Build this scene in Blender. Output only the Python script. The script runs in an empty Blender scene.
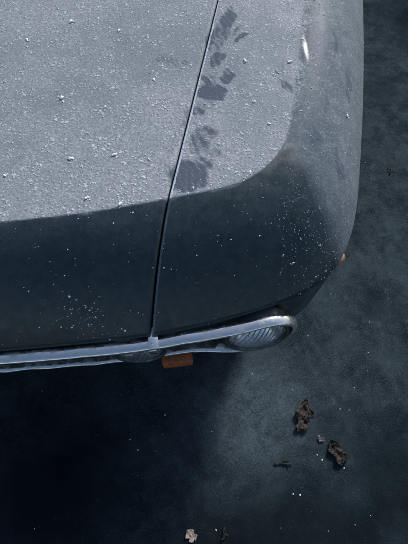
import bpy, bmesh, math, random
from mathutils import Vector, Matrix, noise
from mathutils.bvhtree import BVHTree

R = math.radians
rnd = random.Random(7)
sc = bpy.context.scene
COL = sc.collection

# ------------------------------------------------------------------ camera, sky, sun, exposure
CAM_Z, PITCH, FPX = 1.55, R(26), 427.0          # height, tilt from straight down, focal length in photo pixels
cd = bpy.data.cameras.new('camera')
cam = bpy.data.objects.new('camera', cd)
COL.objects.link(cam)
cam.location = (0, 0, CAM_Z)
cam.rotation_euler = (PITCH, 0, 0)
cd.sensor_fit = 'VERTICAL'
cd.sensor_height = 24
cd.lens = FPX / 544 * 24
cd.clip_start = 0.02
cd.clip_end = 400
sc.camera = cam

SUN_EL, SUN_AZ = R(31), R(28)                   # azimuth measured from +Y (behind the car) towards +X
world = bpy.data.worlds.new('World')
sc.world = world
world.use_nodes = True
wn = world.node_tree
sky = wn.nodes.new('ShaderNodeTexSky')
sky.sky_type = 'NISHITA'
sky.sun_disc = False
sky.sun_elevation = SUN_EL
sky.sun_rotation = SUN_AZ
sky.air_density = 1.0
sky.dust_density = 1.2
sky.ozone_density = 0.6
bg = wn.nodes['Background']
wn.links.new(sky.outputs[0], bg.inputs[0])
bg.inputs[1].default_value = 0.125

sd = bpy.data.lights.new('sun', 'SUN')
sd.energy = 4.0
sd.angle = R(13)
sd.color = (1.0, 0.995, 0.985)
sun = bpy.data.objects.new('sun', sd)
COL.objects.link(sun)
sdir = Vector((math.sin(SUN_AZ) * math.cos(SUN_EL), math.cos(SUN_AZ) * math.cos(SUN_EL), math.sin(SUN_EL)))
sun.rotation_euler = sdir.to_track_quat('Z', 'Y').to_euler()
sun.location = sdir * 20

vs = sc.view_settings
vs.view_transform = 'Standard'
vs.look = 'None'
vs.exposure = 0.27
vs.gamma = 1.0


# ------------------------------------------------------------------ helpers
def ray(u, v):
    dx, dy = (u - 204) / FPX, (272 - v) / FPX
    s, c = math.sin(PITCH), math.cos(PITCH)
    return Vector((dx, s + dy * c, -c + dy * s))


def at(u, v, z):
    d = ray(u, v)
    k = (CAM_Z - z) / -d.z
    return Vector((0, 0, CAM_Z)) + d * k


YAW = R(-4.5)
CAR_O = Vector((-0.52, 0.24, 0.0))
CAR_M = Matrix.Translation(CAR_O) @ Matrix.Rotation(YAW, 4, 'Z')
CAR_I = CAR_M.inverted()


def loc(u, v, z):
    return CAR_I @ at(u, v, z)


def smooth(a, b, x):
    t = max(0.0, min(1.0, (x - a) / (b - a)))
    return t * t * (3 - 2 * t)


def lerp(a, b, t):
    return a + (b - a) * t


def link(name, me, mat=None, parent=None, smooth_shade=True):
    o = bpy.data.objects.new(name, me)
    COL.objects.link(o)
    if mat is not None and not me.materials:
        me.materials.append(mat)
    if smooth_shade:
        for p in me.polygons:
            p.use_smooth = True
    if parent is not None:
        o.parent = parent
    return o


def bm_obj(name, bm, mat=None, parent=None, smooth_shade=True, sharp=None):
    bmesh.ops.recalc_face_normals(bm, faces=bm.faces[:])
    me = bpy.data.meshes.new(name)
    bm.to_mesh(me)
    bm.free()
    o = link(name, me, mat, parent, smooth_shade)
    if sharp is not None:
        me.set_sharp_from_angle(angle=R(sharp))
    return o


def tag(o, label=None, cat=None, group=None, kind=None):
    if label: o['label'] = label
    if cat: o['category'] = cat
    if group: o['group'] = group
    if kind: o['kind'] = kind
    return o


def empty(name, mat):
    o = bpy.data.objects.new(name, None)
    o.empty_display_size = 0.2
    COL.objects.link(o)
    o.matrix_world = mat
    return o


def catmull(pts, n, ghost0=None):
    """resample a control polygon (lists of floats) to n*(segments)+1 rows"""
    P = [list(p) for p in pts]
    g0 = ghost0 or [2 * a - b for a, b in zip(P[0], P[1])]
    g1 = [2 * a - b for a, b in zip(P[-1], P[-2])]
    Q = [g0] + P + [g1]
    out = []
    for i in range(1, len(Q) - 2):
        for k in range(n):
            t = k / n
            p0, p1, p2, p3 = Q[i - 1], Q[i], Q[i + 1], Q[i + 2]
            out.append([0.5 * (2 * b + (c - a) * t + (2 * a - 5 * b + 4 * c - d) * t * t + (3 * b - a - 3 * c + d) * t ** 3)
                        for a, b, c, d in zip(p0, p1, p2, p3)])
    out.append(P[-1])
    return out


def grid_faces(bm, rows, closed_u=False, closed_v=False):
    n, m = len(rows), len(rows[0])
    for i in range(n if closed_u else n - 1):
        for j in range(m if closed_v else m - 1):
            q = [rows[i][j], rows[(i + 1) % n][j], rows[(i + 1) % n][(j + 1) % m], rows[i][(j + 1) % m]]
            u = []
            for v in q:
                if v not in u:
                    u.append(v)
            if len(u) >= 3:
                try:
                    bm.faces.new(u)
                except ValueError:
                    pass


def add_box(bm, c, size, rot=None, bevel=0.0):
    r = bmesh.ops.create_cube(bm, size=1)
    vsx = r['verts']
    M = Matrix.Translation(c) @ (rot.to_4x4() if rot else Matrix()) @ Matrix.Diagonal((*size, 1))
    bmesh.ops.transform(bm, matrix=M, verts=vsx)
    if bevel:
        es = {e for v in vsx for e in v.link_edges}
        bmesh.ops.bevel(bm, geom=list(es), offset=bevel, segments=2, affect='EDGES', profile=0.5)


def sweep(bm, path, prof, closed=False, up=Vector((0, 1, 0))):
    """profile points (a, b): a along the in-plane normal, b along `up`"""
    n = len(path)
    rows = []
    for i, p in enumerate(path):
        a = path[(i - 1) % n] if (closed or i > 0) else p
        b = path[(i + 1) % n] if (closed or i < n - 1) else p
        t = (b - a).normalized()
        nn = t.cross(up).normalized()
        uu = nn.cross(t).normalized()
        rows.append([bm.verts.new(p + nn * x + uu * y) for x, y in prof])
    grid_faces(bm, rows, closed_u=closed, closed_v=True)
    if not closed:
        bm.faces.new(rows[0]); bm.faces.new(rows[-1])


def tube(bm, path, r, seg=8):
    prof = [(r * math.cos(2 * math.pi * k / seg), r * math.sin(2 * math.pi * k / seg)) for k in range(seg)]
    sweep(bm, path, prof, up=Vector((0.13, 0.2, 0.97)))


def lathe(bm, prof, seg=48, axis_to=None):
    """prof (r, d): radius, depth along -Y (forward)"""
    rows = []
    for k in range(seg):
        a = 2 * math.pi * k / seg
        rows.append([bm.verts.new((r * math.cos(a), -d, r * math.sin(a))) for r, d in prof])
    grid_faces(bm, rows, closed_u=True)
    bmesh.ops.remove_doubles(bm, verts=bm.verts[:], dist=1e-5)


# ------------------------------------------------------------------ materials
def new_mat(name):
    m = bpy.data.materials.new(name)
    m.use_nodes = True
    nt = m.node_tree
    return m, nt, nt.nodes['Principled BSDF']


class NT:
    def __init__(s, nt): s.nt = nt

    def n(s, typ, **kw):
        o = s.nt.nodes.new(typ)
        for k, v in kw.items(): setattr(o, k, v)
        return o

    def l(s, a, b): s.nt.links.new(a, b)

    def put(s, sock, v):
        if hasattr(v, 'is_linked') or hasattr(v, 'links'): s.l(v, sock)
        else: sock.default_value = v

    def math(s, op, a, b=None, clamp=False):
        o = s.n('ShaderNodeMath', operation=op, use_clamp=clamp)
        s.put(o.inputs[0], a)
        if b is not None: s.put(o.inputs[1], b)
        return o.outputs[0]

    def noise(s, vec, scale, detail=4, rough=0.55, dist=0.0):
        o = s.n('ShaderNodeTexNoise')
        s.l(vec, o.inputs['Vector'])
        o.inputs['Scale'].default_value = scale
        o.inputs['Detail'].default_value = detail
        o.inputs['Roughness'].default_value = rough
        o.inputs['Distortion'].default_value = dist
        return o.outputs[0]

    def voro(s, vec, scale, feature='F1', rand=1.0):
        o = s.n('ShaderNodeTexVoronoi', feature=feature)
        s.l(vec, o.inputs['Vector'])
        o.inputs['Scale'].default_value = scale
        o.inputs['Randomness'].default_value = rand
        return o.outputs['Distance']

    def ramp(s, v, a, b, lo=0.0, hi=1.0, smooth=True):
        o = s.n('ShaderNodeMapRange', interpolation_type='SMOOTHSTEP' if smooth else 'LINEAR')
        s.put(o.inputs['Value'], v)
        for nm, x in (('From Min', a), ('From Max', b), ('To Min', lo), ('To Max', hi)):
            o.inputs[nm].default_value = x
        return o.outputs[0]

    def mix(s, f, a, b):
        o = s.n('ShaderNodeMix', data_type='RGBA')
        s.put(o.inputs[0], f)
        for sock, v in ((o.inputs[6], a), (o.inputs[7], b)):
            if isinstance(v, tuple): sock.default_value = (*v, 1)
            else: s.l(v, sock)
        return o.outputs[2]

    def obj(s):
        return s.n('ShaderNodeTexCoord').outputs['Object']

    def ellipse(s, vec, c, size, ang=0.0, soft=0.5):
        m = s.n('ShaderNodeMapping', vector_type='TEXTURE')
        s.l(vec, m.inputs[0])
        m.inputs[1].default_value = c
        m.inputs[2].default_value = (0, 0, ang)
        m.inputs[3].default_value = (size[0], size[1], 10)
        ln = s.n('ShaderNodeVectorMath', operation='LENGTH')
        s.l(m.outputs[0], ln.inputs[0])
        return s.ramp(ln.outputs['Value'], 1.0, 1.0 - soft)


def warp(N, vec, scale, amt, detail=3):
    t = N.n('ShaderNodeTexNoise')
    N.l(vec, t.inputs['Vector'])
    t.inputs['Scale'].default_value = scale
    t.inputs['Detail'].default_value = detail
    s = N.n('ShaderNodeVectorMath', operation='SUBTRACT'); N.l(t.outputs['Color'], s.inputs[0]); s.inputs[1].default_value = (.5, .5, .5)
    k = N.n('ShaderNodeVectorMath', operation='SCALE'); N.l(s.outputs[0], k.inputs[0]); k.inputs['Scale'].default_value = amt
    a = N.n('ShaderNodeVectorMath', operation='ADD'); N.l(vec, a.inputs[0]); N.l(k.outputs[0], a.inputs[1])
    return a.outputs[0]


def body_material():
    """dark blue paint under a film of grey dust; where the dust lies is the vertex attribute `dust`"""
    m, nt, P = new_mat('dusty_dark_paint')
    N = NT(nt)
    v = N.obj()
    att = N.n('ShaderNodeAttribute', attribute_name='dust').outputs['Fac']
    w1 = warp(N, v, 22, 0.055, 4)
    w3 = warp(N, v, 50, .006, 3)
    cb = loc(304, 48, .84)
    # wiped and smeared places: vertex attribute, its edges broken up here
    sm_a = N.n('ShaderNodeAttribute', attribute_name='smear').outputs['Fac']
    frag = N.noise(w1, 38, 5, .62, .8)
    smear = N.math('MULTIPLY', N.ramp(N.math('ADD', sm_a, N.math('MULTIPLY', N.math('SUBTRACT', frag, .5), .95)), .14, .70), N.ramp(sm_a, .02, .30, 0, 1.0), clamp=True)
    big = N.noise(v, 3.2, 5, .6, .6)
    mid = N.noise(v, 26, 5, .65)
    fine = N.noise(v, 420, 2, .5)
    grain = N.noise(v, 190, 3, .62)
    cov = N.math('ADD', N.ramp(big, .3, .7, .80, 1.06), N.ramp(mid, .3, .7, -.08, .08))
    cov = N.math('ADD', cov, N.ramp(grain, .38, .62, -.22, .12))
    cov = N.math('MULTIPLY', cov, att)
    keep = N.math('SUBTRACT', 1.0, smear)
    bare = N.math('SUBTRACT', 1.0, N.math('MULTIPLY', N.ellipse(w3, (cb.x, cb.y, 0), (.0085, .070), .12, .95), .95))
    thin = N.ramp(att, .12, .34, .0, 1.65)                    # even the thin film on the wing's side is matt
    cov = N.math('MULTIPLY', N.math('MAXIMUM', cov, N.math('MULTIPLY', thin, .58)), bare, clamp=True)
    for (u, y, a, b, ang, soft, k) in STREAKS:
        c = loc(u, y, 0.78)
        e = N.math('MULTIPLY', N.ellipse(warp(N, v, 60, .008, 3), (c.x, c.y, 0), (a, b), ang, soft), N.ramp(mid, .35, .6, .3, k))
        cov = N.math('MAXIMUM', cov, e)
    clod = N.voro(warp(N, v, 160, .006, 3), 150)
    clod2 = N.voro(warp(N, v, 90, .012, 3), 62)
    dots = N.math('MAXIMUM', N.ramp(clod, .42, .12), N.ramp(clod2, .30, .10))
    dots = N.math('MULTIPLY', dots, N.ramp(N.noise(v, 30, 5, .7), .42, .60, .05, 1.0))
    tint = N.mix(N.ramp(grain, .3, .7), (.186, .198, .220), (.325, .340, .368))
    tint = N.mix(N.ramp(big, .36, .66, 0, .8), tint, (.160, .186, .204))
    tint = N.mix(N.math('MULTIPLY', dots, .55), tint, (.66, .68, .72))
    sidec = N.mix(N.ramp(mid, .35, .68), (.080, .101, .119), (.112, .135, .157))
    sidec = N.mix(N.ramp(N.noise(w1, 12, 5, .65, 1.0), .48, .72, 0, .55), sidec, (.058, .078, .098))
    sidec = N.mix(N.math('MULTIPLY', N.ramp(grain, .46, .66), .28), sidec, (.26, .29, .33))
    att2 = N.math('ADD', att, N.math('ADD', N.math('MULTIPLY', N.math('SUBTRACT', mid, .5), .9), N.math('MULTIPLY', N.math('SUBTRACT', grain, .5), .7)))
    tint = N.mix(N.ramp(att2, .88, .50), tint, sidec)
    tint = N.mix(N.math('MULTIPLY', smear, .9), tint, (.046, .062, .092))
    tint = N.mix(N.ramp(att, 1.1, 1.4), tint, (.52, .55, .60))
    P.inputs['Base Color'].default_value = (.011, .019, .027, 1)
    base = N.mix(N.ramp(N.noise(v, 60, 4, .6), .35, .7), (.010, .020, .025), (.017, .032, .039))
    N.l(base, P.inputs['Base Color'])
    N.l(N.ramp(mid, .3, .7, .22, .40), P.inputs['Roughness'])
    P.inputs['IOR'].default_value = 1.45
    N.l(N.ramp(bare, 1, .4, .36, 1.0), P.inputs['Specular IOR Level'])
    P.inputs['Coat Weight'].default_value = .04
    P.inputs['Coat Roughness'].default_value = .30
    D = N.n('ShaderNodeBsdfPrincipled')
    N.l(tint, D.inputs['Base Color'])
    D.inputs['Roughness'].default_value = .9
    D.inputs['Specular IOR Level'].default_value = .25
    # relief of the clumped dust
    h = N.math('ADD', N.math('MULTIPLY', grain, .75), N.math('MULTIPLY', fine, .6))
    h = N.math('ADD', h, N.math('MULTIPLY', dots, .9))
    h = N.math('MULTIPLY', h, N.math('MULTIPLY', N.math('MINIMUM', att, 1.0), keep))
    bp = N.n('ShaderNodeBump')
    bp.inputs['Strength'].default_value = 1.0
    bp.inputs['Distance'].default_value = .0012
    N.l(h, bp.inputs['Height'])
    N.l(bp.outputs[0], D.inputs['Normal'])
    bp2 = N.n('ShaderNodeBump')
    bp2.inputs['Strength'].default_value = .25
    bp2.inputs['Distance'].default_value = .0004
    N.l(N.math('ADD', fine, N.math('MULTIPLY', mid, 2.0)), bp2.inputs['Height'])
    N.l(bp2.outputs[0], P.inputs['Normal'])
    mx = N.n('ShaderNodeMixShader')
    N.l(cov, mx.inputs[0]); N.l(P.outputs[0], mx.inputs[1]); N.l(D.outputs[0], mx.inputs[2])
    N.l(mx.outputs[0], nt.nodes['Material Output'].inputs['Surface'])
    return m


def simple(name, col, rough=.5, metal=0.0, nscale=0, col2=None, bump=0.0, spec=.5):
    m, nt, P = new_mat(name)
    N = NT(nt)
    P.inputs['Base Color'].default_value = (*col, 1)
    P.inputs['Roughness'].default_value = rough
    P.inputs['Metallic'].default_value = metal
    P.inputs['Specular IOR Level'].default_value = spec
    if nscale:
        f = N.noise(N.obj(), nscale, 5, .65)
        if col2:
            N.l(N.mix(N.ramp(f, .35, .65), col, col2), P.inputs['Base Color'])
        N.l(N.ramp(f, .3, .7, max(.02, rough - .12), min(1, rough + .15)), P.inputs['Roughness'])
        if bump:
            b = N.n('ShaderNodeBump'); b.inputs['Distance'].default_value = bump; b.inputs['Strength'].default_value = .6
            N.l(f, b.inputs['Height']); N.l(b.outputs[0], P.inputs['Normal'])
    return m


def chrome_material():
    m, nt, P = new_mat('pitted_chrome')
    N = NT(nt)
    v = N.obj()
    f = N.noise(warp(N, v, 40, .02), 38, 6, .7)
    g = N.noise(v, 240, 3, .6)
    dirt = N.math('MULTIPLY', N.ramp(f, .47, .68), .6)
    N.l(N.mix(dirt, (.86, .84, .80), (.40, .40, .39)), P.inputs['Base Color'])
    N.l(N.ramp(f, .45, .65, .95, .70), P.inputs['Metallic'])
    N.l(N.math('ADD', N.ramp(f, .40, .68, .07, .42), N.ramp(g, .4, .7, 0, .08)), P.inputs['Roughness'])
    b = N.n('ShaderNodeBump'); b.inputs['Distance'].default_value = .0010; b.inputs['Strength'].default_value = .35
    N.l(N.math('ADD', N.noise(v, 55, 3, .5), N.math('MULTIPLY', g, .25)), b.inputs['Height'])
    N.l(b.outputs[0], P.inputs['Normal'])
    return m


def PALE(N, w):
    # pale worn concrete in front of the lamp, the sunlit pool painted in
    c = at(252, 408, 0)
    return N.math('MULTIPLY', N.ellipse(w, (c.x, c.y, 0), (.33, .27), .3, .75), N.math('MULTIPLY', N.ramp(N.noise(w, 22, 8, .75), .36, .62, .25, .9), N.ramp(N.noise(w, 170, 4, .75), .36, .62, .2, 1.0)))


def ground_material():
    m, nt, P = new_mat('stained_concrete')
    N = NT(nt)
    v = N.obj()
    w = warp(N, v, 5, .12, 5)
    w2 = warp(N, v, 14, .05, 4)
    big = N.noise(w, 1.3, 5, .6)
    mid = N.noise(w2, 7, 7, .68)
    sm = N.noise(v, 26, 10, .76, .4)
    fine = N.noise(v, 320, 3, .6)
    col = N.mix(N.ramp(mid, .3, .7), (.0130, .0205, .0255), (.037, .052, .061))
    col = N.mix(N.ramp(sm, .50, .74, 0, .6), col, (.060, .082, .100))
    col = N.mix(N.ramp(sm, .46, .26, 0, .6), col, (.008, .012, .016))
    gr = N.noise(v, 210, 5, .75)
    col = N.mix(N.math('MULTIPLY', N.ramp(gr, .51, .65, 0, .95), N.ramp(sm, .38, .62, .15, 1.0)), col, (.085, .105, .118))
    col = N.mix(N.math('MULTIPLY', N.ramp(gr, .48, .37, 0, .9), N.ramp(mid, .35, .6, 1.0, .35)), col, (.006, .010, .013))
    spk = N.math('MULTIPLY', N.ramp(N.voro(v, 120), .22, .10), N.ramp(N.noise(v, 31, 3, .6), .48, .60))
    col = N.mix(N.math('MULTIPLY', spk, .6), col, (.004, .006, .008))
    crk = N.math('MULTIPLY', N.ramp(N.voro(warp(N, v, 9, .12, 6), 3.4, 'DISTANCE_TO_EDGE'), .010, .002), N.ramp(N.noise(v, 2.3, 2, .5), .50, .60))
    col = N.mix(N.math('MULTIPLY', crk, .3), col, (.004, .006, .008))
    col = N.mix(PALE(N, w), col, (.085, .110, .128))
    # damp stains, with the car's shadow and a dim corner painted in
    damp_shade = None
    for (u, y, a, b, ang, soft, k) in STAINS_AND_SHADE:
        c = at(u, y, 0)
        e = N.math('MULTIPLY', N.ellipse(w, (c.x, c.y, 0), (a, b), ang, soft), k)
        damp_shade = e if damp_shade is None else N.math('MAXIMUM', damp_shade, e)
    damp_shade = N.math('ADD', damp_shade, N.ramp(big, .5, .72, 0, .35), clamp=True)
    col = N.mix(damp_shade, col, (.006, .010, .013))
    pits = N.ramp(N.voro(w2, 85), .16, .05, 0, .6)
    col = N.mix(N.math('MULTIPLY', pits, N.ramp(mid, .45, .6)), col, (.012, .015, .018))
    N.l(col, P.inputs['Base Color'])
    N.l(N.math('SUBTRACT', N.ramp(sm, .3, .7, .62, .9), N.math('MULTIPLY', damp_shade, .12)), P.inputs['Roughness'])
    P.inputs['Specular IOR Level'].default_value = 0
    h = N.math('ADD', N.math('MULTIPLY', sm, .5), N.math('MULTIPLY', gr, .7))
    h = N.math('SUBTRACT', h, N.math('MULTIPLY', pits, .5))
    b = N.n('ShaderNodeBump'); b.inputs['Distance'].default_value = .0040; b.inputs['Strength'].default_value = .7
    N.l(h, b.inputs['Height']); N.l(b.outputs[0], P.inputs['Normal'])
    return m


# smears on the dust: photo u, v, half sizes (m), angle, softness, strength
SMEARS = [
    (222, 40, .022, .085, -.25, .6, .75), (212, 96, .026, .020, .2, .4, .95), (228, 76, .012, .034, -.5, .5, .85),
    (205, 92, .018, .012, .0, .5, .9), (199, 140, .020, .060, -.22, .6, .72), (196, 178, .034, .034, -.1, .4, .78),
    (216, 150, .016, .024, .3, .5, .6), (238, 34, .012, .030, -.6, .5, .7), (232, 15, .020, .020, 0, .6, .6),
    (168, 62, .022, .020, 0, .6, .5), (186, 66, .016, .014, .3, .6, .55), (196, 40, .018, .045, -.2, .8, .3),
    (34, 2, .009, .020, -.15, .3, 1.0), (178, 110, .020, .06, -.2, .9, .3), (172, 165, .025, .05, -.2, .9, .3),
    (336, 40, .010, .075, -.05, .5, .85), (353, 70, .010, .085, -.05, .5, .8), (346, 150, .016, .06, .1, .6, .8),
    (318, 130, .024, .050, .2, .7, .6), (287, 85, .014, .026, .3, .5, .8), (280, 66, .006, .03, .1, .6, .6), (262, 82, .018, .014, .4, .6, .5),
    (284, 165, .030, .022, .7, .6, .7), (118, 95, .024, .018, .4, .8, .3), (60, 140, .045, .012, .5, .8, .25),
    (312, 30, .012, .004, .6, .5, .6), (326, 100, .008, .05, 0, .5, .7)]
# broad wiped film along the gap
WIPES = [(209, 92, .042, .25, -.22, .9, .42), (228, 24, .030, .050, -.45, .45, .85), (214, 40, .020, .075, -.22, .6, .75), (218, 62, .026, .034, -.3, .5, .8),
         (211, 94, .042, .030, .18, .4, 1.0), (229, 80, .014, .036, -.5, .5, .95), (206, 84, .014, .036, .9, .5, .95), (243, 40, .011, .034, -.7, .6, .85),
         (198, 112, .020, .020, .0, .6, .75), (203, 140, .038, .062, -.22, .6, .62), (189, 176, .046, .050, -.2, .4, .9), (206, 162, .030, .034, .3, .6, .66),
         (168, 66, .052, .034, .1, .9, .5), (186, 120, .022, .20, -.2, .9, .42), (172, 172, .05, .03, 0, .9, .4), (34, 0, .014, .024, -.15, .3, 1.0)]
# thin pale streaks of dust on the bare paint
STREAKS = [(290, 208, .052, .0022, .50, .6, .5), (340, 225, .026, .0026, .45, .5, .6), (346, 238, .018, .0022, -.9, .5, .45)]
STAINS_AND_SHADE = [  # ground stains; lower-left ellipse paints in the car's shadow, lower-right ones a dim corner
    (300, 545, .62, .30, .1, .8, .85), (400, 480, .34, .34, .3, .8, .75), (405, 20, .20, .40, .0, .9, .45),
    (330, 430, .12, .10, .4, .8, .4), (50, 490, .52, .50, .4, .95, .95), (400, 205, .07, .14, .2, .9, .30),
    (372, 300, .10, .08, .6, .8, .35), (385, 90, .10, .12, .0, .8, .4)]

MAT_BODY = body_material()
MAT_CHROME = chrome_material()
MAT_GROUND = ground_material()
MAT_INNER = simple('black_inner_panel', (.006, .007, .008), .8, 0, 60, (.012, .013, .014))
MAT_GREY = simple('grey_headlight_surround', (.10, .115, .13), .42, .6, 70, (.05, .058, .066), .0008)
MAT_REFLECT = simple('tarnished_reflector', (.95, .96, .97), .10, 1.0, 50, (.85, .86, .88))
MAT_AMBER = simple('amber_plastic', (.40, .115, .035), .4, 0, 90, (.22, .065, .025), .0006)
MAT_RUBBER = simple('black_rubber', (.016, .016, .017), .75, 0, 120, (.03, .03, .03), .0005)
MAT_STEEL = simple('wheel_steel', (.22, .23, .24), .4, .8, 60, (.12, .12, .13))
MAT_CRUMB = simple('white_crumb', (.85, .86, .86), .9, 0, 200, (.6, .61, .62), .0004, .2)
MAT_DUSTBIT = simple('pale_dust_grain', (.62, .64, .67), .9, 0, 300, (.46, .48, .51), .0006, .2)
MAT_SPECK = simple('white_speck', (.86, .88, .90), .9, 0, 300, (.75, .77, .8), 0, .2)
MAT_GRIT = simple('grey_grit', (.10, .115, .125), .9, 0, 60, (.04, .045, .05), 0, .2)
MAT_LEAF = simple('dead_leaf_brown', (.040, .029, .024), .75, 0, 110, (.014, .011, .010), .0012, .3)
MAT_LEAF2 = simple('dry_leaf_tan', (.55, .43, .35), .8, 0, 90, (.38, .29, .23), .0012, .3)
MAT_TWIG = simple('dark_twig', (.018, .015, .014), .85, 0, 120, (.035, .03, .026), .0006, .2)


def glass_material(name, col, trans=.9, rough=.12):
    m, nt, P = new_mat(name)
    P.inputs['Base Color'].default_value = (*col, 1)
    P.inputs['Transmission Weight'].default_value = trans
    P.inputs['Roughness'].default_value = rough
    P.inputs['IOR'].default_value = 1.5
    N = NT(nt)
    f = N.noise(N.obj(), 90, 4, .6)
    N.l(N.ramp(f, .3, .7, rough, rough + .18), P.inputs['Roughness'])
    return m


MAT_LENS = glass_material('fluted_headlight_glass', (.96, .98, 1.0), .94, .0)
MAT_SCREEN = glass_material('car_window_glass', (.75, .85, .85), .95, .02)

# ------------------------------------------------------------------ ground
bm = bmesh.new()
S = 70
bmesh.ops.create_grid(bm, x_segments=20, y_segments=20, size=S)
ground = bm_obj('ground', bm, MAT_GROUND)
tag(ground, 'dark stained concrete ground under and beside the car', 'ground', kind='structure')

# ------------------------------------------------------------------ car body shell (front half of the right side, car coordinates)
car = empty('vintage_car', CAR_M)
tag(car, 'old dark blue car with dust covered bonnet and chrome framed twin headlights', 'car')


def ztop(x, y):
    return .853 + .035 * (y - .30) - .030 * (abs(x) / .8) ** 2.2


def k_at(u, v):
    z = .85
    for _ in range(6):
        p = loc(u, v, z)
        z = ztop(p.x, p.y)
    return p


# photo points: crease K (u, v), edge E (u, v, z), side weight
CTRL = [
    ((0, 221), (0, 351, .672), 0), ((90, 211), (80, 344, .672), 0), ((165, 198), (150, 336, .672), 0),
    ((215, 188), (205, 325, .672), 0), ((245, 179), (250, 313, .675), .0), ((268, 163), (287, 300, .678), .08),
    ((281, 146), (315.5, 285.5, .682), .35), ((288, 122), (336.5, 266, .687), .65), ((292, 95), (350, 238, .693), .9),
    ((295, 70), (356.5, 207, .70), 1), ((298, 45), (360, 165, .71), 1), ((301, 15), (363, 100, .725), 1),
    ((303, -10), (363.5, 30, .74), 1)]
ctrl = []
for (ku, kv), (eu, ev, ez), w in CTRL:
    k = k_at(ku, kv)
    e = loc(eu, ev, ez)
    ctrl.append([k.x, k.y, e.x, e.y, e.z, w])
c0 = ctrl[0]
ctrl.insert(0, [0, c0[1] - .012, 0, c0[3] - .012, .672, 0])
l0, l1 = ctrl[-2], ctrl[-1]
YC = 1.50                                             # cowl
g = [a + (a - b) * ((YC - l1[1]) / (l1[1] - l0[1])) for a, b in zip(l1, l0)]
ctrl.append([l1[0] + .02, YC, l1[2] + .02, YC, .775, 1])
ghost = [-ctrl[1][0], ctrl[1][1], -ctrl[1][2], ctrl[1][3], ctrl[1][4], 0]
SECT = catmull(ctrl, 18, ghost)
PIV = Vector((0, YC, 0))
WHEEL_Y, WHEEL_X, WHEEL_R = .62, .64, .31

NTOP = 240
TS = [0, .02] + [.02 + .98 * i / 38 for i in range(1, 39)]


SM = [(loc(u, y, .85), a, b, ang, soft, k * (.8 if n < len(SMEARS) else 1)) for n, (u, y, a, b, ang, soft, k) in enumerate(SMEARS + WIPES)]


def smear_at(p):
    if p.x < .02 or p.y > 1.35: return 0.0
    wv = noise.noise_vector(Vector((p.x * 20, p.y * 20, 1.0))) * .014 + noise.noise_vector(Vector((p.x * 55, p.y * 55, 4.0))) * .005
    x, y = p.x + wv.x, p.y + wv.y
    out = 0.0
    for c, a, b, ang, soft, k in SM:
        dx, dy = x - c.x, y - c.y
        if abs(dx) + abs(dy) > 1.6 * (a + b): continue
        ca, sa = math.cos(ang), math.sin(ang)
        q = math.hypot((dx * ca + dy * sa) / a, (-dx * sa + dy * ca) / b)
        if q < 1:
            out = max(out, k * smooth(1.0, 1.0 - soft, q) if False else k * (1 - smooth(1.0 - soft, 1.0, q)))
    if out > 0:
        wave = math.sin(x * 380 + y * 160 + 9 * noise.noise(Vector((x * 14, y * 14, 7))))
        out *= .80 + .20 * wave
    return out


def build_shell():
    bm = bmesh.new()
    ld = bm.verts.layers.float.new('dust')
    ls = bm.verts.layers.float.new('smear')
    rows = []
    piv = bm.verts.new((0, YC, ztop(0, YC))); piv[ld] = 1.0
    for kx, ky, ex, ey, ez, w in SECT:
        row = [piv]
        K = Vector((kx, ky, 0)); E = Vector((ex, ey, ez))
        for j in range(1, NTOP + 1):
            f = 1 - (1 - j / NTOP) ** 1.0
            p = PIV.lerp(K, f)
            z = ztop(p.x, p.y)
            vv = bm.verts.new((p.x, p.y, z)); vv[ld] = 1.0
            vv[ls] = smear_at(vv.co)
            row.append(vv)
        kz = ztop(kx, ky)
        for j, t in enumerate(TS[1:]):
            th = t * math.pi / 2 * .86
            aS, bS = math.sin(th) / math.sin(math.pi / 2 * .86), (1 - math.cos(th)) / (1 - math.cos(math.pi / 2 * .86))
            aF, bF = t, .28 * t + .72 * t * t
            a = lerp(aF, aS, w); b = lerp(bF, bS, w)
            vv = bm.verts.new((lerp(kx, ex, a), lerp(ky, ey, a), lerp(kz, ez, b)))
            front = .15 * (1 - t) ** 2 + .02
            side = .52 - .16 * t
            nf = noise.noise(Vector((vv.co.x * 7, vv.co.y * 16, 5))) + .5 * noise.noise(Vector((vv.co.x * 19, vv.co.y * 30, 2)))
            front += .06 * max(0, nf) - .02 * max(0, -nf)
            front = max(.01, front)
            d = lerp(front, side, smooth(.25, 1.0, w))
            wd = lerp(.022, .10, smooth(.25, .8, w)) * (1 + .9 * noise.noise(Vector((vv.co.x * 28, vv.co.y * 28, 9))))
            d = lerp(lerp(.62, .80, w), d, smooth(0, max(.02, wd), t))
            vv[ld] = d
            vv[ls] = smear_at(vv.co)
            row.append(vv)
        # turned-in lip at the front, flank at the side
        inn = Vector((-ex, 1.6 - ey, 0)).normalized()
        inn = Vector((lerp(0, -1, w), lerp(1, 0, w), 0)).normalized()
        zb = lerp(.34, .26, smooth(.35, 1, w))
        dy = ey - WHEEL_Y
        arch = .37
        if abs(dy) < arch:
            zb = max(zb, .31 + math.sqrt(arch * arch - dy * dy) * .82)
        zb = min(zb, ez - .03)
        fl = []
        for k, (ff, sf) in enumerate([((.001, -.006), (.002, .06)), ((.006, -.011), (.004, .30)), ((.030, -.013), (.010, .65)), ((.034, -.016), (.03, 1.0))]):
            pf = E + inn * ff[0] + Vector((0, 0, ff[1]))
            ps = E + inn * sf[0] + Vector((0, 0, (zb - ez) * sf[1]))
            p = pf.lerp(ps, smooth(.0, .22, w))
            vv = bm.verts.new(p); vv[ld] = lerp(.03, .22, smooth(.8, 1, w))
            row.append(vv)
        rows.append(row)
    grid_faces(bm, rows)
    bmesh.ops.recalc_face_normals(bm, faces=bm.faces[:])
    return bm


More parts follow.
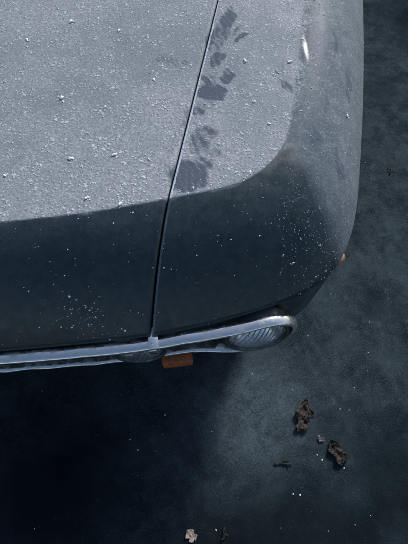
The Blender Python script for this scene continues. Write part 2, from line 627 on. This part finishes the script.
shell = build_shell()
if sum(f.normal.z for f in shell.faces if f.calc_center_median().z > .8) < 0:
    bmesh.ops.reverse_faces(shell, faces=shell.faces[:])
BVH = BVHTree.FromBMesh(shell)

# shut line between bonnet and wing: vertical plane through two surface points
def on_shell(u, v):
    o = CAR_I @ Vector((0, 0, CAM_Z))
    d = (CAR_I.to_3x3() @ ray(u, v)).normalized()
    h = BVH.ray_cast(o, d)
    return h[0], h[1]


A, _ = on_shell(216.5, 4)
B, _ = on_shell(151, 333)
M_, _ = on_shell(186.5, 150)
dirn = Vector((A.x - B.x, A.y - B.y, 0)).normalized()
shut_n = Vector((dirn.y, -dirn.x, 0))                 # points outboard (towards the wing)


def cut(bm, off, keep_out):
    n = shut_n if keep_out else -shut_n
    co = B + shut_n * off
    bmesh.ops.bisect_plane(bm, geom=bm.verts[:] + bm.edges[:] + bm.faces[:], dist=1e-6, plane_co=co, plane_no=n, clear_inner=True)
    # rolled edge then flange
    k = shut_n * (1 if keep_out else -1)
    for st in (.0015, .0035, .006):
        bmesh.ops.bisect_plane(bm, geom=bm.verts[:] + bm.edges[:] + bm.faces[:], dist=1e-6, plane_co=co + k * st, plane_no=n)
    lay = bm.verts.layers.float['dust']
    for v in bm.verts:
        d = (v.co - co).dot(k)
        if d < .0061:
            t = 1 - max(d, 0) / .006
            if keep_out and d < .0036: v[lay] = 1.6 if v[lay] > .5 else .34
            v.co.z -= .0030 * t * t
    be = [e for e in bm.edges if e.is_boundary and all(abs((v.co - co).dot(k)) < 1e-5 for v in e.verts)]
    r = bmesh.ops.extrude_edge_only(bm, edges=be)
    ld = bm.verts.layers.float['dust']
    for v in [q for q in r['geom'] if isinstance(q, bmesh.types.BMVert)]:
        v.co.z -= .022
        v[ld] = 0


hb = shell.copy(); cut(hb, -.0022, False)
fb = shell.copy(); cut(fb, .0022, True)
mir = hb.copy()
bmesh.ops.scale(mir, vec=(-1, 1, 1), verts=mir.verts[:])
bmesh.ops.reverse_faces(mir, faces=mir.faces[:])
tmp = bpy.data.meshes.new('tmp'); mir.to_mesh(tmp); mir.free()
hb.from_mesh(tmp); bpy.data.meshes.remove(tmp)
bmesh.ops.remove_doubles(hb, verts=hb.verts[:], dist=1e-4)


def put_shell(name, bm):
    me = bpy.data.meshes.new(name)
    bm.to_mesh(me); bm.free()
    return link(name, me, MAT_BODY, car)


hood = put_shell('hood', hb)
tag(hood, 'bonnet thick with grey dust, its front slope dark and speckled')
fm = fb.copy()
bmesh.ops.scale(fm, vec=(-1, 1, 1), verts=fm.verts[:]); bmesh.ops.reverse_faces(fm, faces=fm.faces[:])
fender = put_shell('fender', fb)
tag(fender, 'front wing with smeared dust and bare dark corner')
fender2 = put_shell('fender', fm)

# dark inner panel below the gap and behind the nose
bm = bmesh.new()
rows = []
for i in range(24):
    t = i / 23
    p = B.lerp(A, lerp(-.02, 1.5, t))
    h = BVH.ray_cast(Vector((p.x, p.y, 1.2)), Vector((0, 0, -1)))
    z = (h[0].z if h[0] else .66) - .026
    rows.append([bm.verts.new((p.x + shut_n.x * o, p.y + shut_n.y * o, z)) for o in (-.05, .05)])
grid_faces(bm, rows)
inner = bm_obj('inner_wing', bm, MAT_INNER, car)
inner2 = inner.copy(); inner2.data = inner.data; inner2.scale = (-1, 1, 1); COL.objects.link(inner2)

# ------------------------------------------------------------------ front: panel, chrome frame, lamps, grille
fr = catmull([[p[2], p[3]] for p in ctrl[:10]], 12, [-ctrl[1][2], ctrl[1][3]])
bar_px = [(0, 357.5), (75, 351.5), (150, 343), (225, 330), (270, 320), (301, 313.5)]
ZT, ZB = .655, .500
bar = [[q.x, q.y] for q in (loc(u, v, ZT + .006) for u, v in bar_px)]
bar.insert(0, [0, bar[0][1] - .012])
BAR = catmull(bar, 16, [-bar[1][0], bar[1][1]])
XR = bar[-1][0]


def fy(x):
    x = abs(x)
    for (x0, y0), (x1, y1) in zip(BAR, BAR[1:]):
        if x <= x1:
            return lerp(y0, y1, (x - x0) / max(1e-9, x1 - x0))
    (x0, y0), (x1, y1) = BAR[-2], BAR[-1]
    return y1 + (y1 - y0) / (x1 - x0) * (x - x1)


LEAN = .025
RC = .074


def frame_pt(x, z):
    return Vector((x, fy(x) + LEAN * (1 - smooth(XR - .26, XR - .10, abs(x))) * (ZT - z) / (ZT - ZB), z))


def half_path():
    pts = []
    for i in range(60):
        x = lerp(0, XR - RC, i / 59); pts.append((x, ZT))
    for i in range(1, 13):
        a = math.pi / 2 * (1 - i / 12); pts.append((XR - RC + RC * math.cos(a), ZT - RC + RC * math.sin(a)))
    for i in range(1, 4):
        pts.append((XR, lerp(ZT - RC, ZB + RC, i / 4)))
    for i in range(13):
        a = -math.pi / 2 * i / 12; pts.append((XR - RC + RC * math.cos(a), ZB + RC + RC * math.sin(a)))
    for i in range(1, 60):
        x = lerp(XR - RC, 0, i / 59); pts.append((x, ZB))
    return pts


hp = half_path()
full = hp + [(-x, z) for x, z in reversed(hp[1:-1])]
path = [frame_pt(x, z) for x, z in full]
# outer chrome rail: deep band
prof = [(-.0046, -.0125), (-.0030, -.0142), (.0010, -.0144), (.0040, -.0122), (.0056, -.0082), (.0064, -.0025), (.0062, .0035), (.0050, .0085), (.0024, .0122), (-.0030, .0128), (-.0046, .0115)]
bm = bmesh.new()
sweep(bm, path, prof, closed=True)
for v in bm.verts:                                    # hand-worn unevenness
    n = noise.noise(v.co * 18) * .0012 + noise.noise(v.co * 60) * .0005
    v.co += Vector((0, n, n))
frame = bm_obj('chrome_frame', bm, MAT_CHROME, car, sharp=55)

# front panel behind the lamps, following the lip round the corner, receding below
bm = bmesh.new()
rows = []
nose = [q for q in SECT if q[5] < .97]
for sx, seq in ((-1, list(reversed(nose[1:]))), (1, nose)):
    for kx, ky, ex, ey, ez, w in seq:
        inn = Vector((-w, 1 - w * .6, 0)).normalized()
        E = Vector((ex, ey, 0))
        row = []
        for d, z in ((.020, ez - .012), (.036, ez - .035), (.055, .50), (.072, .46), (.20, .25), (.36, .22)):
            p = E + inn * lerp(d, min(d, .05), smooth(.05, .3, w))
            row.append(bm.verts.new((p.x * sx, p.y, z)))
        rows.append(row)
grid_faces(bm, rows)
panel = bm_obj('front_panel', bm, MAT_INNER, car)


def headlight(px, r, tilt, back):
    c = loc(px[0], px[1], .577)
    y = fy(c.x) + back
    slope = (fy(c.x + .02) - fy(c.x - .02)) / .04
    M = Matrix.Translation((c.x, y, .577)) @ Matrix.Rotation(math.atan(slope) * .7, 4, 'Z') @ Matrix.Rotation(tilt, 4, 'X')
    bm = bmesh.new()
    lathe(bm, [(.0, -.045), (.03, -.042), (.055, -.03), (r - .010, -.004)], 48)
    bowl = bm_obj('headlight', bm, MAT_REFLECT, car)
    bowl.matrix_basis = M
    bm = bmesh.new()
    lathe(bm, [(r - .009, -.012), (r - .008, .004), (r - .005, .010), (r - .001, .010), (r + .002, .003), (r + .003, -.030)], 56)
    bm_obj('headlight_rim', bm, MAT_GREY, bowl)
    # fluted convex glass
    bm = bmesh.new()
    rows = []
    rr = r - .008
    for k in range(220):
        a = 2 * math.pi * k / 220
        row = []
        for j in range(27):
            q = rr * j / 26
            x, z = q * math.cos(a), q * math.sin(a)
            dome = .016 * (1 - (q / rr) ** 2) + .002
            fl = .0062 * (abs(math.sin((x * 1.05 - z * .42 + 1.5 * x * z) * math.pi / .0125)) ** .7 - .5) * (1 - smooth(.86, .97, q / rr))
            row.append(bm.verts.new((x, -dome - fl, z)))
        rows.append(row)
    grid_faces(bm, rows, closed_u=True)
    bmesh.ops.remove_doubles(bm, verts=bm.verts[:], dist=1e-5)
    lens = bm_obj('headlight_lens', bm, MAT_LENS, bowl)
    so = lens.modifiers.new('thick', 'SOLIDIFY'); so.thickness = .003; so.offset = -1
    return bowl


HL = [headlight((257, 334), .0755, R(-7), -.001), headlight((138, 353), .066, R(-8), .018)]
for h in list(HL):
    m2 = h.copy(); COL.objects.link(m2); m2.parent = car
    M = h.matrix_basis.copy()
    m2.matrix_basis = Matrix.Diagonal((-1, 1, 1, 1)) @ M @ Matrix.Diagonal((-1, 1, 1, 1))
    for ch in h.children:
        q = ch.copy(); COL.objects.link(q); q.parent = m2

# inner thin trim rail between the lamps, above the bottom rail
for sx in (1, -1):
    bm = bmesh.new()
    xa, xb = loc(165, 346, .6).x, loc(212, 340, .6).x
    pth = [Vector((sx * lerp(xa, xb, i / 10), fy(lerp(xa, xb, i / 10)) + .012, .595)) for i in range(11)]
    sweep(bm, pth, [(-.003, -.006), (.003, -.006), (.003, .006), (-.003, .006)])
    bm_obj('lamp_divider', bm, MAT_CHROME, car, sharp=40)

# grille slats between the inner lamps
xg = loc(137, 353, .577).x - .095
for k in range(6):
    z = lerp(ZB + .018, ZT - .018, k / 5)
    bm = bmesh.new()
    pth = [Vector((x, fy(x) + .018 + LEAN * (ZT - z) / (ZT - ZB), z)) for x in [lerp(-xg, xg, i / 24) for i in range(25)]]
    sweep(bm, pth, [(-.0025, -.009), (.0025, -.009), (.0025, .009), (-.0025, .009)])
    bm_obj('grille_slat', bm, MAT_GREY, car, sharp=40)

# joint clip on the top rail at the shut line
c = loc(153, 342, ZT + .008)
ry = math.atan((fy(c.x + .02) - fy(c.x - .02)) / .04)
for sx in (1, -1):
    bm = bmesh.new()
    rot = Matrix.Rotation(ry * sx, 3, 'Z')
    add_box(bm, Vector((0, .004, .0015)), (.021, .040, .003), rot @ Matrix.Rotation(R(6 * sx), 3, 'Y'), .0009)
    add_box(bm, rot @ Vector((-.002 * sx, -.0185, -.012)), (.016, .003, .024), rot, .0009)
    add_box(bm, rot @ Vector((.003 * sx, .022, .005)), (.010, .018, .002), rot @ Matrix.Rotation(R(14), 3, 'X'), .0006)
    bmesh.ops.create_icosphere(bm, subdivisions=2, radius=.0032, matrix=Matrix.Translation(rot @ Vector((-.002 * sx, -.006, .003))) @ Matrix.Diagonal((1, 1, .6, 1)))
    o = bm_obj('trim_clip', bm, MAT_CHROME, car, sharp=40)
    o.location = (c.x * sx, fy(c.x), ZT + .009)

# amber indicator under the lower rail
a0, a1 = loc(160.5, 365, .455), loc(191.5, 361, .455)
for sx in (1, -1):
    bm = bmesh.new()
    L = (a1 - a0).length
    add_box(bm, Vector((0, 0, 0)), (L, .040, .048), None, .006)
    o = bm_obj('turn_signal', bm, MAT_AMBER, car, sharp=35)
    mid = (a0 + a1) / 2
    o.location = (mid.x * sx, mid.y + .019, .436)
    o.rotation_euler = (0, 0, math.atan2(a1.y - a0.y, a1.x - a0.x) * sx)
    bm = bmesh.new()
    for k in range(7):
        add_box(bm, Vector((lerp(-L * .40, L * .40, k / 6), -.0197, .002)), (.0035, .0015, .032), None, .0008)
    bm_obj('lens_ribs', bm, MAT_AMBER, o, sharp=35)
    bm = bmesh.new()
    add_box(bm, Vector((0, .034, -.004)), (L * .9, .032, .040), None, .003)
    bm_obj('lamp_base', bm, MAT_INNER, o, sharp=35)

# amber side marker on the wing corner
h, hn = on_shell(341, 252)
sm = loc(339, 259, .655)
for sx in (1, -1):
    bm = bmesh.new()
    bmesh.ops.create_uvsphere(bm, u_segments=20, v_segments=12, radius=1)
    bmesh.ops.scale(bm, vec=(.019, .012, .013), verts=bm.verts[:])
    o = bm_obj('side_marker', bm, MAT_AMBER if False else simple('amber_marker_lens', (.34, .17, .10), .4, 0, 120, (.24, .12, .08)), car)
    o.location = (sm.x * sx, sm.y, .655)
    o.rotation_euler = (0, 0, R(58) * sx)
    bm = bmesh.new()
    bmesh.ops.create_cone(bm, cap_ends=True, segments=20, radius1=.021, radius2=.019, depth=.006, matrix=Matrix.Translation((0, .011, 0)) @ Matrix.Rotation(math.pi / 2, 4, 'X'))
    bm_obj('marker_bezel', bm, MAT_RUBBER, o, sharp=35)

bm = bmesh.new()
add_box(bm, Vector((0, 1.0, .45)), (1.12, .90, .46), None, .02)  # dark box added under the bonnet to stop sunlight leaking through
bm_obj('light_leak_block', bm, MAT_INNER, car, sharp=40)

# ------------------------------------------------------------------ rest of the car (behind the picture's top edge): sides, cabin, wheels
HWB = ctrl[-1][2]


def loft(name, secs, mat, parent=car, close=True):
    bm = bmesh.new()
    rows = [[bm.verts.new(p) for p in s] for s in secs]
    grid_faces(bm, rows)
    if close:
        bm.faces.new(rows[0]); bm.faces.new(rows[-1])
    o = bm_obj(name, bm, mat, parent, sharp=35)
    return o


def sec(y, hw, zb, zt, top=.78):
    return [(-hw + .04, y, zb), (-hw, y, lerp(zb, zt, .35)), (-hw - .005, y, zt - .12), (-hw * .93, y, zt - .01), (-hw * top, y, zt),
            (hw * top, y, zt), (hw * .93, y, zt - .01), (hw + .005, y, zt - .12), (hw, y, lerp(zb, zt, .35)), (hw - .04, y, zb)]


loft('rear_body', [sec(YC + .004, HWB, .26, .885), sec(2.2, HWB + .02, .26, .90), sec(3.3, HWB + .01, .26, .90), sec(4.0, HWB - .03, .30, .88), sec(4.25, HWB - .1, .36, .80)], MAT_BODY)
cab = [(1.52, .70, .886), (2.10, .60, 1.37), (3.05, .60, 1.38), (3.65, .68, .90)]
bm = bmesh.new()
rows = [[bm.verts.new((s * hw * k, y, z + c_)) for s, k, c_ in ((-1, 1, 0), (-1, .6, .015), (1, .6, .015), (1, 1, 0))] for y, hw, z in cab[1:3]]
grid_faces(bm, rows)
roof = bm_obj('roof', bm, MAT_BODY, car)
so = roof.modifiers.new('thick', 'SOLIDIFY'); so.thickness = .03
for nm, (a, b) in (('windscreen', (0, 1)), ('rear_window', (2, 3))):
    bm = bmesh.new()
    (ya, ha, za), (yb, hb_, zb) = cab[a], cab[b]
    q = [bm.verts.new(p) for p in ((-ha, ya, za), (ha, ya, za), (hb_, yb, zb), (-hb_, yb, zb))]
    bm.faces.new(q)
    o = bm_obj(nm, bm, MAT_SCREEN, car)
    so = o.modifiers.new('thick', 'SOLIDIFY'); so.thickness = .005
    for s in (-1, 1):
        bm = bmesh.new()
        tube(bm, [Vector((s * ha, ya, za)), Vector((s * hb_, yb, zb))], .025, 8)
        bm_obj('roof_pillar', bm, MAT_BODY, car)
for s in (-1, 1):
    bm = bmesh.new()
    q = [bm.verts.new((s * hw, y, z)) for y, hw, z in cab]
    bm.faces.new(q)
    o = bm_obj('side_window', bm, MAT_SCREEN, car)
    so = o.modifiers.new('thick', 'SOLIDIFY'); so.thickness = .005
wheel0 = None
for s in (1, -1):
    for wy in (WHEEL_Y, 3.35):
        bm = bmesh.new()
        rows = []
        for k in range(40):
            a = 2 * math.pi * k / 40
            rows.append([bm.verts.new((x, r * math.cos(a), r * math.sin(a))) for x, r in
                         ((-.085, .20), (-.09, .27), (-.07, .305), (0, .31), (.07, .305), (.09, .27), (.085, .20))])
        grid_faces(bm, rows, closed_u=True)
        w = bm_obj('wheel', bm, MAT_RUBBER, car)
        w.location = ((HWB - .14) * s if wy > 1 else WHEEL_X * s, wy, .31)
        bm = bmesh.new()
        rows = []
        for k in range(40):
            a = 2 * math.pi * k / 40
            rows.append([bm.verts.new((x * s, r * math.cos(a), r * math.sin(a))) for x, r in
                         ((.085, .20), (.06, .185), (.03, .16), (.05, .09), (.06, .05), (.062, .0))])
        grid_faces(bm, rows, closed_u=True)
        bmesh.ops.remove_doubles(bm, verts=bm.verts[:], dist=1e-5)
        bm_obj('rim', bm, MAT_STEEL, w)
inner2.parent = car

# ------------------------------------------------------------------ loose dust, specks, crumbs, leaves
def lump(bm, c, r, n, rng, flat=.6, el=1.0):
    """small irregular grain"""
    rot = Matrix.Rotation(rng.uniform(0, 6.28), 3, 'Z') @ Matrix.Rotation(rng.uniform(-.4, .4), 3, 'X')
    sx, sy = rng.uniform(.7, 1.4) * el, rng.uniform(.7, 1.3)
    pts = [Vector(p) for p in ((1, 0, 0), (-1, 0, 0), (0, 1, 0), (0, -1, 0), (0, 0, 1), (0, 0, -.6))]
    q = n.to_track_quat('Z', 'Y').to_matrix() if n is not None else Matrix.Identity(3)
    V = [bm.verts.new(c + q @ (rot @ Vector((p.x * r * sx * rng.uniform(.7, 1.2), p.y * r * sy * rng.uniform(.7, 1.2), p.z * r * flat)))) for p in pts]
    for a, b, d in ((0, 2, 4), (2, 1, 4), (1, 3, 4), (3, 0, 4), (2, 0, 5), (1, 2, 5), (3, 1, 5), (0, 3, 5)):
        bm.faces.new((V[a], V[b], V[d]))


def drop(x, y):
    s = abs(x)
    h = BVH.ray_cast(Vector((s, y, 1.3)), Vector((0, 0, -1)))
    if h[0] is None: return None, None
    p, n = h[0].copy(), h[1].copy()
    if x < 0: p.x, n.x = -p.x, -n.x
    return p, n


def near_gap(p):
    return abs((Vector((abs(p.x), p.y, 0)) - Vector((B.x, B.y, 0))).dot(shut_n)) < .007


def inside_K(p):
    x = abs(p.x)
    # crease y at this x along the front, crease x at this y along the side
    for a, b in zip(SECT, SECT[1:]):
        if a[0] <= x <= b[0] and b[5] < .6:
            if p.y < lerp(a[1], b[1], (x - a[0]) / max(1e-9, b[0] - a[0])): return 'front'
    for a, b in zip(SECT, SECT[1:]):
        if a[1] <= p.y <= b[1] and a[5] > .3:
            if x > lerp(a[0], b[0], (p.y - a[1]) / max(1e-9, b[1] - a[1])): return 'side'
    return 'top'


rg = random.Random(11)
bm = bmesh.new()
made = 0
while made < 30000:
    x, y = rg.uniform(-.92, .92), rg.uniform(.0, 1.30)
    p, n = drop(x, y)
    if p is None or near_gap(p) or n.z < .3: continue
    reg = inside_K(p)
    if reg == 'front': continue
    clump = noise.noise(Vector((x * 9, y * 9, 3))) * .5 + .5
    if rg.random() > (.25 + .9 * clump) * (1 if reg == 'top' else .5): continue
    if reg == 'side': n = (n + Vector((0, 0, .01))).normalized()
    r = rg.choice((.0004, .0005, .0006, .0007, .0009)) * rg.uniform(.8, 1.25)
    el = 1.0
    if rg.random() < .03:
        r *= rg.uniform(1.5, 2.6); el = rg.uniform(1.0, 2.6)
        for q in range(rg.randint(0, 3)):
            lump(bm, p + n * r * .2 + Vector((rg.uniform(-2, 2) * r, rg.uniform(-2, 2) * r, 0)), r * rg.uniform(.3, .7), n, rg, .6, rg.uniform(1, 2))
    lump(bm, p + n * r * .25, r, n, rg, .75, el)
    made += 1
for f in bm.faces: pass
o = bm_obj('dust_grains', bm, MAT_DUSTBIT, None, smooth_shade=False)
o.matrix_world = CAR_M
tag(o, 'grey gritty dust grains lying all over the flat of the bonnet', 'dust', kind='stuff')

bm = bmesh.new()
made = 0
tries = 0
centre = on_shell(86, 318)[0]
while made < 520 and tries < 40000:
    tries += 1
    if made < 85:
        x, y = centre.x + rg.gauss(0, .036), centre.y + rg.gauss(0, .020)
    elif made < 118:
        q = on_shell(rg.gauss(300, 42), rg.gauss(200, 42))[0]
        if q is None: continue
        x, y = q.x, q.y
    else:
        x, y = rg.uniform(-.9, .9), rg.uniform(-.02, .75)
    p, n = drop(x, y)
    if p is None or near_gap(p) or n.z < .35: continue
    reg = inside_K(p)
    if reg == 'top': continue
    r = rg.choice((.0005, .0006, .0007, .0009, .0014)) * rg.uniform(.8, 1.25)
    if made < 85: r *= 1.35
    lump(bm, p + n * r * .15, r, n, rg, .5)
    made += 1
o = bm_obj('white_specks', bm, MAT_SPECK, None, smooth_shade=False)
o.matrix_world = CAR_M
tag(o, 'white specks scattered over the dark front slope of the car', 'specks', kind='stuff')

# larger crumbs lying on the bonnet and wing, one by one
CRUMBS = [
    (62, 98, .0056, 'largest pale crumb on the left part of the bonnet'),
    (71, 22, .0048, 'pale crumb with a dark side near the top edge of the bonnet'),
    (119, 31, .0044, 'flat flake lying alone on the upper middle of the bonnet'),
    (105, 107, .0036, 'stringy light flake right of the largest crumb on the bonnet'),
    (71, 159, .0048, 'pointed light crumb above the dark front slope at the left'),
    (114, 155, .0044, 'upright sliver of dust in the lower middle of the dusty bonnet'),
    (87, 198, .0044, 'broken flake just above the dusty edge of the bonnet'),
    (120, 204, .0046, 'pale crumb sitting on the lower edge of the dust left of the gap'),
    (245, 61, .0044, 'long pale flake on the wing right of the gap'),
    (290, 62, .0044, 'white flake on the wing crease near the bright glint'),
    (254, 102, .0036, 'small dark-sided crumb on the dusty wing below the smear'),
    (269, 124, .0034, 'small crumb on the wing just above the dust edge'),
    (347, 116, .0046, 'pale crumb on the outer curve of the wing'),
    (5, 82, .0034, 'crumb at the left edge of the picture on the bonnet'),
    (27, 40, .0034, 'tiny flake in the upper left of the bonnet'),
    (154, 80, .0038, 'branching flake left of the gap beside the faint handprint'),
    (250, 172, .0030, 'light crumb on the dust edge of the wing'),
    (5, 176, .0036, 'dark-shadowed crumb at the far left above the dust edge')]


def crumb(name, u, v, r, seed):
    rng = random.Random(seed)
    p, n = on_shell(u, v)
    bm = bmesh.new()
    bmesh.ops.create_icosphere(bm, subdivisions=3, radius=1)
    ax = rng.uniform(.8, 1.5)
    for q in bm.verts:
        k = 1 + .55 * noise.noise(q.co * 1.6 + Vector((seed * 3.1, 0, 0))) + .35 * noise.noise(q.co * 4 + Vector((0, seed, 0)))
        q.co = Vector((q.co.x * ax, q.co.y * .62, q.co.z * .42)) * k * r
    for k in range(6):
        a = rng.uniform(0, 6.28); d = r * rng.uniform(1.0, 2.2)
        lump(bm, Vector((math.cos(a) * d, math.sin(a) * d, -r * .2)), r * rng.uniform(.2, .45), None, rng, .6)
    o = bm_obj(name, bm, MAT_CRUMB)
    o.matrix_world = CAR_M @ Matrix.Translation(p + n * r * .3) @ n.to_track_quat('Z', 'Y').to_matrix().to_4x4() @ Matrix.Rotation(rng.uniform(0, 6.28), 4, 'Z')
    return o


for i, (u, v, r, lab) in enumerate(CRUMBS):
    tag(crumb('dust_crumb', u, v, r, i + 1), lab, 'crumb', 'pale crumbs lying on the dusty bonnet and wing')


def leaf(name, u, v, L, W, ang, mat, seed, curl=1.0, lobes=5):
    """dry crumpled leaf with a lobed outline, rib and curled edges"""
    rng = random.Random(seed)
    bm = bmesh.new()
    n, m = 26, 14
    rows = []
    for i in range(n + 1):
        t = i / n
        base = math.sin(math.pi * min(1, t * .94 + .05)) ** .7
        row = []
        for j in range(m + 1):
            s = j / m * 2 - 1
            lob = 1 + .30 * math.sin(t * math.pi * lobes + (0 if s > 0 else .8)) + .45 * noise.noise(Vector((t * 9, s * 1.2, seed)))
            hw = W * .5 * base * max(.2, lob)
            x = s * hw
            y = (t - .5) * L + .08 * L * noise.noise(Vector((t * 3, seed, 1))) - abs(s) * .06 * L
            z = curl * (.30 * hw * s * s + .10 * L * noise.noise(Vector((t * 4, s * 1.8, seed * 1.7)))) + .12 * L * curl * (t - .5) ** 2
            z += .0015 * (1 - min(1, abs(s) * 6)) + (.009 if L > .05 else .002) * noise.noise(Vector((t * 16, s * 5, seed)))
            row.append(bm.verts.new((x + .05 * L * noise.noise(Vector((t * 5, 9, seed))), y, z)))
        rows.append(row)
    grid_faces(bm, rows)
    zmin = min(q.co.z for q in bm.verts)
    for q in bm.verts: q.co.z += -zmin + .001
    o = bm_obj(name, bm, mat)
    so = o.modifiers.new('thick', 'SOLIDIFY'); so.thickness = .0008
    o.location = at(u, v, .006)
    o.location.z = 0
    o.rotation_euler = (0, 0, ang)
    # leaf stalk
    bm = bmesh.new()
    tube(bm, [Vector((0, -L * .46, .003)), Vector((.004, -L * .54, .005)), Vector((.002, -L * .62, .003))], .0011, 6)
    bm_obj('leaf_stalk', bm, mat, o)
    return o


def two_lobed(name, u1, v1, seed, *a):
    return leaf(name, u1, v1, *a, seed=seed)


tag(leaf('dead_leaf', 304, 413, .110, .052, R(-14), MAT_LEAF, 3, .75, 4), 'larger crumpled dark brown leaf nearest the headlight', 'leaf', 'dead leaves on the ground')
tag(leaf('dead_leaf', 336.5, 451, .080, .046, R(25), MAT_LEAF, 8, .75, 3), 'smaller crumpled dark brown leaf right of the larger one', 'leaf', 'dead leaves on the ground')
tag(leaf('dead_leaf', 190.5, 535, .036, .032, R(40), MAT_LEAF2, 5, .7, 3), 'small tan curled leaf at the bottom of the picture', 'leaf', 'dead leaves on the ground')
tag(leaf('dead_leaf', 321, 439, .022, .018, R(80), MAT_LEAF2 if False else simple('leaf_scrap_mauve', (.11, .10, .115), .8, 0, 90, (.06, .055, .06)), 6, .8, 3),
    'tiny greyish leaf scrap between the two brown leaves', 'leaf', 'dead leaves on the ground')


def twig(u, v, L, ang, seed):
    rng = random.Random(seed)
    bm = bmesh.new()
    pts = [Vector((lerp(-L / 2, L / 2, i / 7), rng.uniform(-.004, .004), .003 + rng.uniform(0, .003))) for i in range(8)]
    tube(bm, pts, .0026, 6)
    tube(bm, [pts[3], pts[3] + Vector((.012, .012, .003)), pts[3] + Vector((.026, .016, .002))], .0017, 6)
    tube(bm, [pts[5], pts[5] + Vector((.006, -.012, .003))], .0015, 6)
    o = bm_obj('twig', bm, MAT_TWIG)
    o.location = at(u, v, 0); o.rotation_euler = (0, 0, ang)
    return o


tag(twig(283, 464, .058, R(-3), 2), 'short dark forked twig left of the brown leaves', 'twig', 'twigs on the ground')
tag(twig(224, 537, .024, R(60), 5), 'small black twig stub near the bottom edge', 'twig', 'twigs on the ground')
tag(twig(390, 172, .030, R(70), 7), 'small dark twig on the concrete right of the car', 'twig', 'twigs on the ground')

bm = bmesh.new()
rg = random.Random(5)
for k in range(2600):
    x, y = rg.uniform(-.9, 1.5), rg.uniform(-.6, 2.6)
    r = rg.choice((.0007, .0009, .0011, .0014)) * rg.uniform(.8, 1.2)
    if rg.random() < .03: r *= 2
    lump(bm, Vector((x, y, r * .3)), r, None, rg, .6)
o = bm_obj('ground_grit', bm, MAT_GRIT, None, smooth_shade=False)
tag(o, 'fine dark grit scattered over the concrete', 'grit', kind='stuff')
bm = bmesh.new()
for k in range(130):
    x, y = rg.uniform(-.9, 1.3), rg.uniform(-.5, 2.4)
    lump(bm, Vector((x, y, .0008)), rg.choice((.0012, .0016, .0022)), None, rg, .6)
for u, v in ((319, 436), (317, 455), (322, 460), (344, 468), (354, 388), (349, 410), (216, 530), (293, 494), (300, 495), (355, 525), (138, 450), (165, 415)):
    p = at(u, v, 0); lump(bm, p + Vector((0, 0, .001)), .0026, None, rg, .6)
o = bm_obj('pale_ground_specks', bm, MAT_SPECK, None, smooth_shade=False)
tag(o, 'pale specks dotted over the dark concrete', 'specks', kind='stuff')
